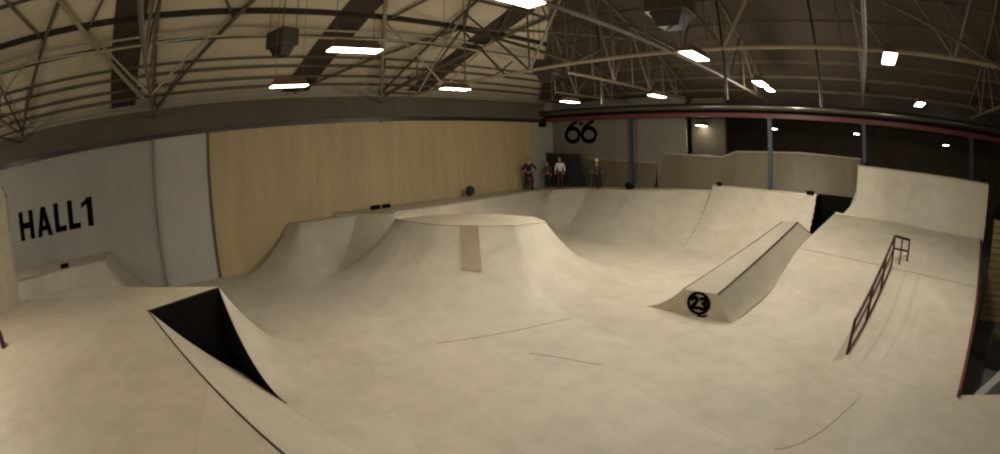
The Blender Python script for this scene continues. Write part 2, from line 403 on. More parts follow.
# ------------------------------------------------------------------ lamps
def lamp(x, y, z, label, power=LAMP_W, roof=None, L=.80, W=.25, tilt=0):
    t = thing('hall_lamp', label, 'lamp', (x, y, z), 0, None)
    hb = MB(); a, b = W/2, L/2
    lo = [(-a,-b,0),(a,-b,0),(a,b,0),(-a,b,0)]; hi = [(-a*.55,-b*.8,.14),(a*.55,-b*.8,.14),(a*.55,b*.8,.14),(-a*.55,b*.8,.14)]
    i = len(hb.v); hb.v += lo+hi
    hb.f += [(4,5,6,7),(0,1,5,4),(1,2,6,5),(2,3,7,6),(3,0,4,7)]
    hb.build('housing', 'housing', t)
    MB().box(-a+.01, a-.01, -b+.01, b-.01, -.012, .01).build('diffuser', 'glow', t)
    rz = roof if roof is not None else min(roof_left_z(x), roof_far_z(y), 10.6)
    for s in (-1, 1):
        MB().tube([(0, s*.3, .13), (0, s*.3, rz-z-.02)], .006, 5).build('hanger', 'steel', t)
    ld = bpy.data.lights.new('lamp_light', 'AREA'); ld.shape = 'RECTANGLE'; ld.size = W*.9; ld.size_y = L*.9
    ld.energy = power*.3; ld.color = LAMP_COL; ld.spread = math.radians(165)
    lo_ = bpy.data.objects.new('lamp_light', ld); COL.objects.link(lo_); lo_.parent = t; lo_.location = (0, 0, -.03)
    pl = bpy.data.lights.new('lamp_glow', 'POINT'); pl.energy = power*.7; pl.color = LAMP_COL; pl.shadow_soft_size = .12
    po = bpy.data.objects.new('lamp_glow', pl); COL.objects.link(po); po.parent = t; po.location = (0, 0, -.16)
    return t
LZ = 5.4
lamps = [(-3.0, 3.0, LZ, 'bright hall lamp at the very top of the picture, nearest to the viewer'),
         (-5.7, 2.67, LZ, 'long bright hall lamp hanging in front of the tan wall, lower of two roof heaters\' neighbours'),
         (-8.62, 2.57, LZ, 'hall lamp hanging directly beneath the boxy roof heater on the left'),
         (-8.72, 6.77, LZ, 'hall lamp hanging over the left end of the pyramid jump box'),
         (-2.68, 6.77, LZ, 'bright slanting hall lamp below the middle roof heater'),
         (.7, 6.85, LZ, 'largest bright hall lamp above the tall wall ride'),
         (-2.3, 9.9, LZ, 'bright hall lamp over the ledge with a smaller lamp just behind'),
         (-3.2, 15.2, 6.0, 'small hall lamp just behind and below a bigger one above the ledge'),
         (-9.2, 11.8, LZ, 'hall lamp hanging in front of the black number logo on the far wall'),
         (-5.95, 11.75, LZ, 'faint small hall lamp high between the first two blue columns'),
         (2.0, 11.7, LZ, 'bright hall lamp above the right half of the tall wall ride')]
lamps[1] = (-5.7, 2.67, LZ, 'longest bright hall lamp, hanging in front of the top of the tan wall')
for (x, y, z, lb), pw_ in zip(lamps, (.45, .8, 1.1, 1.0, .45, .2, .7, 3.6, 3.1, 2.5, 2.7)): lamp(x, y, z, lb, LAMP_W*pw_)
for x, y, lb in ((-8.0, 20.55, 'lamp of the next hall seen just under the maroon beam, leftmost of four'),
                 (-5.95, 28.9, 'lamp of the next hall seen beside the middle blue column'),
                 (0.0, 28.3, 'lamp of the next hall seen above the left end of the tall wall ride'),
                 (7.0, 29.3, 'lamp of the next hall seen above the right end of the tall wall ride')):
    lamp(x, y, 5.02 if y < 25 else LZ, lb, LAMP_W*(.1 if y < 25 else .7), roof=6.5, L=.9, W=.4)
for x, y in ((-6.2, -4.8), (-2.0, -4.0), (3.6, 2.8), (3.6, -3.5), (8.5, 6.8), (-3.0, -8), (8.5, 0), (-12.2, -9.0)):
    lamp(x, y, LZ, {(-6.2, -4.8): 'hall lamp behind the viewer over the deck', }.get((x, y), 'hall lamp out of view behind the viewer'), LAMP_W*(1.9 if x < -5 else (.8 if x < 0 else (.6 if (x > 8 and y > 5) else .2))))['group'] = 'lamps behind the viewer'

# ------------------------------------------------------------------ roof heaters
def heater(x, y, z, label, s=1.0, rz=0.4):
    t = thing('unit_heater', label, 'heater', (x, y, z), rz)
    mb = MB(); mb.box(-.45*s, .45*s, -.35*s, .35*s, .28*s, .85*s); mb.build('casing', 'heater', t, bevel=.02)
    c = MB(); a, b = .34*s, .2*s
    c.v += [(-a,-a*.8,.28*s),(a,-a*.8,.28*s),(a,a*.8,.28*s),(-a,a*.8,.28*s),(-b,-b,0),(b,-b,0),(b,b,0),(-b,b,0)]
    c.f += [(0,3,2,1),(4,5,6,7),(0,1,5,4),(1,2,6,5),(2,3,7,6),(3,0,4,7)]
    c.build('outlet', 'heatdk', t)
    top = min(roof_left_z(x), roof_far_z(y), 10.6)-z
    for sx in (-1, 1):
        for sy in (-1, 1):
            MB().tube([(.36*s*sx, .28*s*sy, .83*s), (.36*s*sx, .28*s*sy, top-.02)], .012, 5).build('hanger', 'steel', t)
    return t
heater(-11.6, 3.2, 6.75, 'boxy grey warm-air heater hung from the left roof slope above a lamp', .85)
heater(-4.1, 9.1, 6.6, 'brown warm-air heater hung high in the middle of the ceiling', 1.2, .1)
heater(-9.2, 10.7, 5.95, 'dark heater hung among the trusses above the pyramid jump box', .8, .3)

# ------------------------------------------------------------------ HALL 1 lettering and the 66 logo
hl = thing('hall_lettering', 'large black HALL 1 lettering painted on the grey left wall', 'lettering', (-17.0, -5.3, 2.65), 0, None, True)
X_ = -16.995
def letter(polys):
    mb = MB()
    for p in polys: mb.prism([(X_, y, z) for y, z in p], (.006, 0, 0))
    mb.build('letter', 'ink', hl)
def R_(y0, y1, z0, z1): return [(y0,z0),(y1,z0),(y1,z1),(y0,z1)]
b0, t0 = 2.62, 3.64; S = .24
letter([R_(-7.27,-7.27+S,b0,t0), R_(-6.47-S,-6.47,b0,t0), R_(-7.03,-6.71,b0+.40,b0+.62)])
letter([[(-6.32,b0),(-6.09,b0),(-5.80,t0+.02),(-6.03,t0+.02)], [(-5.74,b0),(-5.51,b0),(-5.80,t0+.02),(-6.03,t0+.02)], R_(-6.12,-5.70,b0+.20,b0+.38)])
b0 += .04; t0 += .04
letter([R_(-5.36,-5.36+S,b0,t0), R_(-5.12,-4.78,b0,b0+.2)])
letter([R_(-4.66,-4.66+S,b0,t0), R_(-4.42,-4.08,b0,b0+.2)])
letter([R_(-3.72,-3.46,b0,t0), [(-3.98,t0-.36),(-3.72,t0-.22),(-3.72,t0),(-3.80,t0-.10),(-3.98,t0-.18)]])

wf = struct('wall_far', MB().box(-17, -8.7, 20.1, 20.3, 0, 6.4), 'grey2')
struct('wall_far_pier', MB().box(-8.7, -6.9, 20.9, 21.2, 0, 6.4), 'greydk')
lg = thing('number_logo', 'round black 66 logo painted high on the far grey wall', 'logo', (-14.95, 20.1, 4.2), 0, None, True)
def glyph6(cx, cz, s, flip=1):
    mb = MB(); pts = []
    for k in range(29):
        a = 2*math.pi*k/28; pts.append((cx+.40*s*math.cos(a), 20.085, cz-.12*s+.32*s*math.sin(a)))
    mb.tube(pts[:-1], .105*s, 8, closed=True)
    st = [(cx+flip*(-.36+.16*u+.5*u*u)*s, 20.085, cz+(-.05+.78*u-.22*u*u)*s) for u in [i/8 for i in range(9)]]
    mb.tube(st, [.11*s*(1-.35*i/8) for i in range(9)], 8)
    for i, v in enumerate(mb.v): mb.v[i] = (v[0], 20.1-.012*(1 if v[1] < 20.085 else 0), v[2])
    mb.build('numeral', 'ink', lg)
glyph6(-15.55, 4.72, 1.15); glyph6(-14.45, 4.72, 1.15)
MB().prism([(-15.1,20.09,5.28),(-14.8,20.09,5.28),(-14.8,20.09,5.12),(-15.1,20.09,5.12)], (0,-.01,0)).build('dot', 'ink', lg)

# ------------------------------------------------------------------ near platform (the viewer stands on it)
H = 1.73
def ramp(name, label, P, Z, runs, a=2.0, cat='ramp', arcs=None, coping='coping', side_mat='black', deckm='deck', surf='ramp', deck=True, base=0.0, cr=.03, skip_sides=()):
    t = thing(name, label, cat, (sum(p[0] for p in P)/len(P), sum(p[1] for p in P)/len(P), 0), 0, None, True)
    mb, nr = skirt(P, Z, runs, a, arcs)
    if mb.v: mb.build('riding_surface', surf, t, True)
    if deck: deck_mb(P, Z).build('platform', deckm, t)
    n = len(P)
    for i in range(n):
        q = P[(i+1)%n]; zq = Z[(i+1)%n]
        if runs[i] > 0:
            if coping: coping_mb([(P[i][0],P[i][1],Z[i]),(q[0],q[1],zq)], cr).build('coping', coping, t, True)
        elif i not in skip_sides:
            side(P[i], q, Z[i], zq).build('side_panel', side_mat, t)
            for (pt, z, k, sg) in ((P[i], Z[i], (i-1)%n, 1), (q, zq, (i+1)%n, -1)):
                if runs[k] > 0 and not (arcs and ((i if sg == 1 else (i+1)%n) in arcs)):
                    profile_panel(pt, nr[k], z, runs[k], a, th=.02*sg).build('end_panel', side_mat, t)
    return t, nr
Pm = [(2.5, -13.5), (2.5, 1.79), (-8.03, -.8), (-10.75, -5.2), (-9.5, -13.5)]
ramp('start_platform', 'wide plywood start platform in the foreground with a steel-edged bank', Pm, [H]*5, [0, 1.74, 0, 0, 0], a=1.12, coping='copdk', cr=.013, skip_sides=(2,))
Ps = [(-8.03, -.8), (-8.72, .79), (-9.82, -.85), (-10.44, -1.8), (-11.3, -3.23), (-11.27, -4.48), (-10.75, -5.2)]
tip_n = Vector((.96, .28))
nb = Vector((Ps[2][1]-Ps[1][1], -(Ps[2][0]-Ps[1][0]))).normalized()
angb = math.atan2(nb.x*tip_n.y-nb.y*tip_n.x, nb.dot(tip_n))
hp, nrs = ramp('hip_ramp', 'plywood hip ramp behind the start platform with black triangular side panels', Ps, [H]*7, [0, 2.0, 1.9, 1.9, 0, 0, 0], arcs={1: angb}, coping=None, skip_sides=(6,), cat='ramp')
profile_panel(Ps[1], tip_n, H, 2.0, 2.0, th=.02).build('end_panel', 'black', hp)

# pale board standing at the far left edge
pb = thing('edge_board', 'tall pale plywood board standing at the far left edge of the picture', 'board', (-10.9, -5.35, H), 0, None, True)
MB().prism([(-10.95,-5.10,H-.02),(-8.3,-5.9,H-.02),(-8.3,-5.9,4.7),(-10.75,-5.16,4.4),(-10.97,-5.09,4.15)], (-.02,-.08,0)).build('panel', 'deck', pb, bevel=.01)
MB().tube([(-10.98,-5.10,3.35),(-10.98,-5.10,4.15),(-10.78,-5.16,4.4)], .04, 8).build('edge_trim', 'copper', pb, True)
tag(MB().tube([(-7.35,-4.22,H),(-7.35,-4.22,H+.25),(-7.45,-4.35,H+.4)], .06, 10).build('red_post', 'rail', None, True), 'short red post at the extreme left edge of the start platform', 'post')

# ------------------------------------------------------------------ ramps along the left wall
ramp('quarter_pipe', 'low quarter pipe under the HALL 1 lettering against the grey wall', [(-16.98,-13),(-12.9,-13),(-15.2,-2.9),(-16.98,-2.9)], [1.66]*4, [0,2.4,2.3,0], surf='ramp')
ramp('quarter_pipe', 'lower hipped quarter pipe at the left end of the tan plywood wall', [(-16.94,4.8),(-16.2,5.1),(-15.9,7.6),(-16.94,7.6)], [1.60,1.60,1.62,1.62], [3.3,3.2,0,0], a=2.5, skip_sides=(2,))
ramp('quarter_pipe', 'long quarter pipe running along the tan plywood wall behind the pyramid box', [(-16.94,6.85),(-14.55,8.3),(-14.8,11.5),(-15.9,18.6),(-16.94,18.6)], [1.74]*5, [4.1,3.0,3.4,0,0], a=2.6, skip_sides=(2,))

# ------------------------------------------------------------------ pyramid jump box
PY = [(-13.23,7.54), (-11.99,7.55), (-10.94,7.75), (-9.84,8.36), (-9.09,9.02), (-8.87,10.05), (-9.71,10.53), (-11.11,10.34), (-12.36,9.62), (-13.17,8.51)]
py, npy_ = ramp('pyramid_jump_box', 'big rounded plywood jump box with flared sides in the middle of the floor', PY, [1.73]*10, [3.5,3.5,3.4,3.4,3.3,3.1,2.6,2.4,2.6,3.3], a=2.6, cat='jump box', cr=.018)
def on_front(u, t, lift=.04):
    P0 = Vector(PY[2]).lerp(Vector(PY[3]), u) + Vector((.79, -.61))*t
    d = 1e9                       # distance from the platform edge
    for a, b in zip(PY, PY[1:]+PY[:1]):
        a = Vector(a); b = Vector(b); k = max(0, min(1, (P0-a).dot(b-a)/(b-a).length_squared))
        d = min(d, (P0-a.lerp(b, k)).length)
    return (P0.x, P0.y, 1.73*arc_z(min(1, d/3.4), 2.6)+lift)
for u0, u1, d1, mt in ((.50, .96, 1.08, "patch"),):
    mb = MB()
    for k in range(10):
        da, db = .04+d1*k/10, .04+d1*(k+1)/10
        mb.quad(on_front(u0, da), on_front(u0, db), on_front(u1, db), on_front(u1, da))
    mb.build('plywood_patch', mt, py, True)

# ------------------------------------------------------------------ far quarter pipes
B_, B2_, C_, D_ = (-15.0,17.6), (-13.7,18.9), (-11.0,18.6), (-6.9,19.0)
ramp('far_quarter_pipe', 'wide plywood quarter pipe along the far side in front of the riders', [(-16.94,18.0), B_, B2_, C_, D_, (-6.9,19.6), (-16.94,19.6)],
     [1.72,1.73,1.80,1.90,2.12,2.12,1.72], [3.4,3.0,3.4,3.5,3.6,0,0], surf='ramp', skip_sides=(5,6))
ramp('far_quarter_pipe', 'raised plywood quarter pipe section on the far side ending in a black side panel', [D_, (-1.85,18.55), (-1.85,19.6), (-6.9,19.6)],
     [2.34,2.36,2.36,2.34], [3.5,0,0,0], skip_sides=(2,))
tag(MB().prism([(-1.83,19.5,0),(.1,19.5,0),(.1,19.5,2.36),(-1.83,19.5,2.36)], (0,.04,0)).build('black_hoarding', 'black', None), 'black board filling the gap between the far ramps and the wall ride', 'board')
# tall quarter pipes behind, on the way to the next hall
tops = [(-14.7,3.30,-12.3,3.22), (-12.3,3.22,-10.3,3.17), (-9.95,3.64,-6.75,3.58), (-6.75,3.6,-6.05,3.86), (-6.05,3.86,-2.9,3.97), (-2.9,3.97,0.2,3.93)]
lbs = ['weathered plywood back wall ramp just right of the black panel', 'weathered plywood back wall ramp behind the first blue column', 'weathered plywood back wall ramp of middle height between the first two blue columns',
       'short sloping plywood riser joining two back wall ramps', 'tall weathered plywood back wall ramp behind the middle blue column', 'tallest weathered plywood back wall ramp, touching the tall wall ride']
for (xa, za, xb, zb), lb in zip(tops, lbs):
    t = thing('back_ramp', lb, 'ramp', (xa, 20.05, 1.9), 0, None, True)
    zl = 1.74 if xa < -12 else (1.9 if xa < -7 else 2.1)
    yb = 20.08
    mb = MB(); pr = []
    for k in range(11):
        u = k/10; pr.append((yb-.45*(1-u)**2, u))
    i0 = 0
    for (x, zt) in ((xa, za), (xb, zb)):
        for (y, u) in pr: mb.v.append((x, y, zl+(zt-zl)*u))
    for k in range(10): mb.f.append((k, 11+k, 12+k, k+1))
    mb.build('riding_surface', 'olive', t, True)
    MB().prism([(xa, yb, za), (xb, yb, zb), (xb, yb, zb-.1), (xa, yb, za-.1)], (0, .06, 0)).build('top_rail', 'deck', t)
    MB().tube([(xa, yb, za), (xb, yb, zb)], .035, 8).build('coping', 'coping', t, True)
    MB().prism([(xa, yb+.02, 0), (xb, yb+.02, 0), (xb, yb+.02, zb-.02), (xa, yb+.02, za-.02)], (0, .05, 0)).build('back_panel', 'olive', t)
bp = thing('black_ramp_board', 'large black slanted ramp side board behind the riders', 'panel', (-16.9, 19.95, 1.73), 0, None, True)
MB().prism([(-16.93,19.4,1.72),(-14.0,19.4,1.80),(-14.55,19.4,3.56),(-16.93,19.4,3.62)], (0,.08,0)).build('panel', 'slate', bp)
MB().tube([(-16.93,19.38,3.60),(-14.56,19.38,3.54),(-14.02,19.38,1.80)], .025, 6).build('edge_strip', 'steel', bp, True)

# ------------------------------------------------------------------ right bank and tall wall ride
O_ = Vector((-.97, 18.8)); U_ = Vector((.9655, -.2604)); V_ = Vector((.2604, .9655))
def bk(u, s, z): 
    p = O_+U_*u-V_*s; return (p.x, p.y, z)
prof = [(0,1.73),(2.0,1.37),(4.0,.94),(4.6,.84),(5.6,.62),(6.6,.39),(7.6,.18),(8.6,.05),(9.25,-.01)]
def bz(s):
    for (a, za), (b, zb) in zip(prof, prof[1:]):
        if a <= s <= b: return za+(zb-za)*(s-a)/(b-a)
    return 0
ss = [i*9.25/37 for i in range(38)]
def bu(s): return 7.25-.35*(s/9.25)
bank = thing('right_bank', 'wide plywood bank on the right carrying the dark red handrail', 'ramp', tuple(O_)+(0,), 0, None, True)
mb = MB()
for s in ss:
    for k in range(9): mb.v.append(bk(bu(s)*k/8, s, bz(s)))
for i in range(len(ss)-1):
    for k in range(8):
        a = i*9+k; mb.f.append((a, a+9, a+10, a+1))
mb.build('riding_surface', 'ramp', bank, True)
MB().tube([bk(0,0,1.74), bk(7.25,0,1.74)], .025, 8).build('coping', 'coping', bank, True)
MB().prism([bk(.05, 4.05, bz(4.05)+.002), bk(7.05, 4.05, bz(4.05)+.002), bk(7.05, 4.10, bz(4.10)+.002), bk(.05, 4.10, bz(4.10)+.002)], (0, 0, .006)).build('seam_strip', 'ledge', bank)
sp = [bk(0, s, bz(s)-.004) for s in ss[:-1]]
MB().prism([bk(0,0,0)]+sp[::-1][:0]+[bk(0, 9.2, 0)]+sp[::-1], (U_.x*.02, U_.y*.02, 0)).build('side_panel', 'black', bank)
sp = [bk(bu(s), s, bz(s)-.004) for s in ss[:-1]]
MB().prism([bk(bu(0),0,-1.2), bk(bu(9.2),9.2,-1.2)]+sp[::-1], (-U_.x*.02, -U_.y*.02, 0)).build('side_panel', 'orange', bank)
kb = thing('edge_kerb', 'long narrow orange kerb board along the right edge of the bank', 'kerb', bk(7.2,5,0), 0, None, True)
mb = MB()
for s, h in [(s, .02+.12*min(1, s/7)) for s in ss]:
    mb.v += [bk(bu(s)-.02, s, bz(s)-.01), bk(bu(s)-.02, s, bz(s)+h), bk(bu(s)+.05, s, bz(s)+h), bk(bu(s)+.05, s, bz(s)-.3)]
for i in range(len(ss)-1):
    for k in range(4): mb.f.append((4*i+k, 4*i+(k+1)%4, 4*i+4+(k+1)%4, 4*i+4+k))
mb.f += [(0,1,2,3)[::-1], tuple(4*(len(ss)-1)+k for k in range(4))]
mb.build('board', 'orange', kb)

wr = thing('wall_ride', 'tall pale plywood wall ride standing on top of the right bank', 'ramp', bk(3.5,-.1,1.7), 0, None, True)
mb = MB(); zt = 3.66; nS = 12
for (ub, ut) in ((.35,.95),(2.0,2.3),(4.0,4.2),(5.8,5.9),(7.4,7.5)):
    for k in range(nS+1):
        u = k/nS; mb.v.append(bk(ub+(ut-ub)*(min(1, u*3) if ub < 1 else u), -(.02+.33*(1-(1-u)**2)**1.0), 1.70+(zt-1.70)*u))
for c in range(4):
    for k in range(nS):
        a = c*(nS+1)+k; mb.f.append((a, a+nS+1, a+nS+2, a+1))
mb.build('riding_surface', 'ramp', wr, True)
MB().tube([bk(.95,-.35,zt), bk(7.5,-.35,zt)], .035, 8).build('coping', 'coping', wr, True)
MB().prism([bk(.95,-.36,zt-.04), bk(7.5,-.36,zt-.04), bk(7.5,-1.5,zt-.04), bk(.95,-1.5,zt-.04)], (0,0,.04)).build('platform', 'deck', wr)
for ub, ut in ((.35,.95),(7.4,7.5)):
    pts = [bk(ub, -1.5, 0), bk(ub, -.02, 0)]+[bk(ub+(ut-ub)*(min(1, 3*k/nS) if ub < 1 else k/nS), -(.02+.33*(1-(1-k/nS)**2)), 1.70+(zt-1.74)*k/nS) for k in range(nS+1)]+[bk(ut, -1.5, zt-.04)]
    MB().prism(pts, (U_.x*.02*(1 if ub < 1 else -1), U_.y*.02*(1 if ub < 1 else -1), 0)).build('side_panel', 'deck', wr)
MB().prism([bk(.35,-1.5,0), bk(7.4,-1.5,0), bk(7.5,-1.5,zt-.04), bk(.95,-1.5,zt-.04)], (V_.x*.02, V_.y*.02, 0)).build('back_panel', 'olive', wr)

# ------------------------------------------------------------------ ledge with the 23 logo
le = thing('slanted_ledge', 'long plywood ledge rising along the bank with a round 23 logo on its end', 'ledge', (-3.7, 9.7, 0), 0, None, True)
secs = []
nL = 14
for k in range(nL+1):
    u = k/nL
    tl = Vector((-4.18,9.75,.60)).lerp(Vector((-2.90,15.9,1.56)), u)
    tr = Vector((-3.25,9.80,.62)).lerp(Vector((-2.33,16.2,1.56)), u)
    L0 = Vector((-5.33,9.68,0)).lerp(Vector((-4.7,15.6,0)), u)
    R1 = Vector((-2.75,9.75,0)).lerp(Vector((-1.25,16.5,1.02)), u)
    row = []
    for j in range(9):
        t = j/8; p = L0.lerp(tl, t); p.z = tl.z*t**2.0*1.0 - .01*(1-t); row.append(p)
    row.append(tr.copy())
    for j in range(1, 7):
        t = j/6; p = tr.lerp(R1, t); p.z = R1.z+(tr.z-R1.z)*(1-t)**1.5 - .012*t; row.append(p)
    secs.append(row)
def strip_of(a, b, name, material):
    mb = MB(); n = b-a+1
    for row in secs: mb.v += [tuple(p) for p in row[a:b+1]]
    for k in range(nL):
        for j in range(n-1):
            i = k*n+j; mb.f.append((i, i+1, i+n+1, i+n))
    return mb.build(name, material, le, True)
strip_of(0, 8, 'left_flare', 'ramp'); strip_of(8, 9, 'ledge_top', 'ledge'); strip_of(9, 15, 'right_bank_face', 'ledge')
for idx, nm in ((0, 'front_panel'), (nL, 'rear_panel')):
    row = secs[idx]; pts = [tuple(p) for p in row]
    pts = pts + [(pts[-1][0], pts[-1][1], -.01), (pts[0][0], pts[0][1], -.01)]
    MB().prism(pts, (0, .02 if idx == 0 else -.02, 0)).build(nm, 'deck', le)
MB().tube([tuple(r[9]+Vector((0,0,.0))) for r in secs], .028, 8).build('coping', 'copdk', le, True)
MB().tube([tuple(r[8]) for r in secs], .014, 8).build('edge_strip', 'copdk', le, True)
MB().tube([tuple(secs[nL][j]) for j in range(9, 16)], .02, 8).build('edge_strip', 'copdk', le, True)
# logo: ring, numerals and a swoosh on the front panel
lc = Vector((-3.71, 9.725, .335)); fd = Vector((.93, .05, 0)).normalized()
def lp(x, z, o=0): p = lc+fd*x; return (p.x, p.y-o, lc.z+z)
def flat(polys, name, material):
    mb = MB()
    for pl in polys: mb.prism([lp(x, z, .006) for x, z in pl], (0, .01, 0))
    return mb.build(name, material, le)
ring = []
for k in range(28):
    a, b = 2*math.pi*k/28, 2*math.pi*(k+1)/28
    ro, ri = .29, .215
    ring.append([(ro*1.08*math.cos(a), ro*math.sin(a)), (ro*1.08*math.cos(b), ro*math.sin(b)), (ri*1.08*math.cos(b), ri*math.sin(b)), (ri*1.08*math.cos(a), ri*math.sin(a))])
flat(ring, 'logo_ring', 'ink')
def stroke(pts, wd):
    out = []
    for (x0, z0), (x1, z1) in zip(pts, pts[1:]):
        d = Vector((x1-x0, z1-z0)); L_ = d.length; d /= L_; nx, nz = -d.y*wd/2, d.x*wd/2; e = wd*.3
        x0e, z0e, x1e, z1e = x0-d.x*e, z0-d.y*e, x1+d.x*e, z1+d.y*e
        out.append([(x0e-nx, z0e-nz), (x1e-nx, z1e-nz), (x1e+nx, z1e+nz), (x0e+nx, z0e+nz)])
    return out
flat(stroke([(-.19,.07),(-.15,.13),(-.07,.13),(-.04,.07),(-.08,.0),(-.19,-.12),(-.02,-.12)], .09), 'logo_numeral', 'ink')
flat(stroke([(.04,.11),(.10,.13),(.17,.12),(.18,.05),(.10,.01),(.19,-.04),(.19,-.10),(.11,-.13),(.03,-.11)], .085), 'logo_numeral', 'ink')
flat(stroke([(-.05,.19),(.02,.205),(.09,.19)], .03), 'logo_mark', 'deck')
flat(stroke([(.02,-.31),(.12,-.315),(.24,-.27)], .05), 'logo_mark', 'ink')

# ------------------------------------------------------------------ red handrail
hr = thing('handrail', 'dark red steel handrail standing on the right bank', 'rail', (.34, 9.22, 0), 0, None, True)
def rp(u, z): p = Vector((.34, 9.22)).lerp(Vector((1.5, 13.9)), u); return Vector((p.x, p.y, z))
def bank_z_at(p):
    d = Vector((p[0], p[1]))-O_; return max(0, bz(min(9.25, max(0, -d.dot(V_)))))
def topz(u): return .76+(1.86-.76)*u
def rt_(pts, name, r=.03): return MB().tube(pts, r, 10).build(name, 'rail', hr, True)
E1, E2 = rp(1, 1.86), Vector((2.15, 14.45, 1.72))
rt_([rp(0, topz(0)), E1, E2], 'top_rail', .042)
rt_([rp(0, topz(0)-.33), rp(1, topz(1)-.36), E2-Vector((0, 0, .34))], 'mid_rail', .032)
rt_([rp(u/8, bank_z_at(rp(u/8, 0))+.03) for u in range(9)], 'foot_rail', .042)
for u in (0, .33, .66, 1):
    p = rp(u, 0); rt_([(p.x, p.y, bank_z_at(p)), (p.x, p.y, topz(u))], 'post', .04)
rt_([(E2.x, E2.y, bank_z_at(E2)), tuple(E2)], 'post', .036)
mid_ = E1.lerp(E2, .5); rt_([(mid_.x, mid_.y, bank_z_at(mid_)), tuple(mid_)], 'post', .03)

# ------------------------------------------------------------------ things at the right edge, beyond the bank
sf = thing('slatted_fence', 'brown slatted timber wall beyond the right end of the bank', 'fence', (7.0, 17.0, -1.2), 0, None, True)
for k in range(15):
    z0 = -1.15+k*.245
    MB().box(6.75, 13.5, 17.0, 17.05, z0, z0+.215).build('slat', 'slat', sf)
for x in (6.85, 9.2, 11.3, 13.4): MB().box(x-.05, x+.05, 17.06, 17.16, -1.2, 2.45).build('post', 'steel', sf)
tag(MB().prism([(6.7,16.9,2.52),(9.8,16.9,2.52),(9.8,16.9,3.4),(7.3,16.9,3.3),(6.9,16.9,2.95)], (0,.5,0)).build('black_cover', 'black', None, bevel=.04), 'black cover bulging over the top of the slatted timber wall', 'cover')
fc = MB().prism([(5.9, 12.6, -1.2), (7.0, 12.3, -1.2), (7.0, 12.3, -.35), (5.9, 12.6, -.25)], (.1, .35, 0)).build('metal_bin', 'duct', None, bevel=.02)
tag(fc, 'bluish metal bin standing in the dark pit below the orange kerb', 'bin')
tag(MB().beam((4.6,10.2,-1.19),(6.3,11.0,-.3), .3, .04).build('leaning_board', 'greyl', None), 'pale board leaning in the dark pit at the right edge', 'board')

# ------------------------------------------------------------------ curved scuff and joint lines on the floor
def floor_line(pts, name, wd=.02):
    mb = MB()
    for a, b in zip(pts, pts[1:]):
        a = Vector(a); b = Vector(b); n_ = Vector((-(b-a).y, (b-a).x)).normalized()*wd/2
        mb.prism([(a.x-n_.x, a.y-n_.y, .001), (b.x-n_.x, b.y-n_.y, .001), (b.x+n_.x, b.y+n_.y, .001), (a.x+n_.x, a.y+n_.y, .001)], (0, 0, .003))
    mb.build(name, 'patch', floor)
floor_line([(-.45,5.42),(-.29,5.51),(-.05,5.75),(.2,6.15),(.42,6.6),(.62,7.05),(.81,7.5)], 'curved_scuff', .025)
floor_line([(-5.6,5.9),(-5.1,6.1),(-4.7,6.2),(-4.2,6.35)], 'curved_scuff', .03)
floor_line([(-7.3,4.9),(-7.0,5.6),(-6.6,6.6),(-6.2,7.9)], 'curved_scuff', .03)

# ------------------------------------------------------------------ small black things on the copings
def small(x, y, z, a, b, c, label, name='sticker_plate', cat='plate'):
    t = MB().box(-a/2, a/2, -b/2, b/2, 0, c).build(name, 'black', None, bevel=.01); t.location = (x, y, z); tag(t, label, cat); return t
small(-16.2, 8.35, 1.75, .12, .42, .16, 'black box on the tan wall quarter pipe deck, left of two', 'speaker_box', 'box')
small(-16.2, 8.85, 1.75, .12, .36, .15, 'black box on the tan wall quarter pipe deck, right of two', 'speaker_box', 'box')
small(-14.95, -4.55, 1.67, .12, .34, .15, 'small black box on the deck under the HALL 1 lettering', 'speaker_box', 'box')
small(-6.55, 18.95, 2.36, .22, .12, .16, 'black box at the left end of the raised far deck', 'speaker_box', 'box')
small(-2.15, 18.55, 2.37, .34, .12, .15, 'black box on the raised far deck beside the black side panel', 'speaker_box', 'box')
p = bk(7.2, -.5, zt); small(p[0], p[1], p[2], .3, .12, .14, 'black box on the right end of the tall wall ride', 'speaker_box', 'box')
p = bk(1.35, -.5, zt); small(p[0], p[1], p[2], .22, .12, .16, 'black box on the left end of the tall wall ride', 'speaker_box', 'box')
bg = MB().ellipsoid((0,0,.15), (.26,.17,.15)); bg.ellipsoid((-.14,.02,.24), (.1,.1,.1)); bg = bg.build('sports_bag', 'black', None, True); bg.location = (-11.2, 18.85, 1.90)
tag(bg, 'dark bag lying at the foot of the first blue column', 'bag')
t = thing('backpack', 'dark backpack standing on the wall deck behind the pyramid box', 'bag', (-16.4, 13.4, 1.76))
MB().ellipsoid((0,0,.24), (.16,.2,.24)).build('sack', 'cldark', t, True)
MB().tube([(.12,-.08,.42),(.22,-.1,.3),(.2,-.1,.08)], .02, 6).build('strap', 'clgrey', t, True)
MB().tube([(.12,.08,.42),(.22,.1,.3),(.2,.1,.08)], .02, 6).build('strap', 'clgrey', t, True)

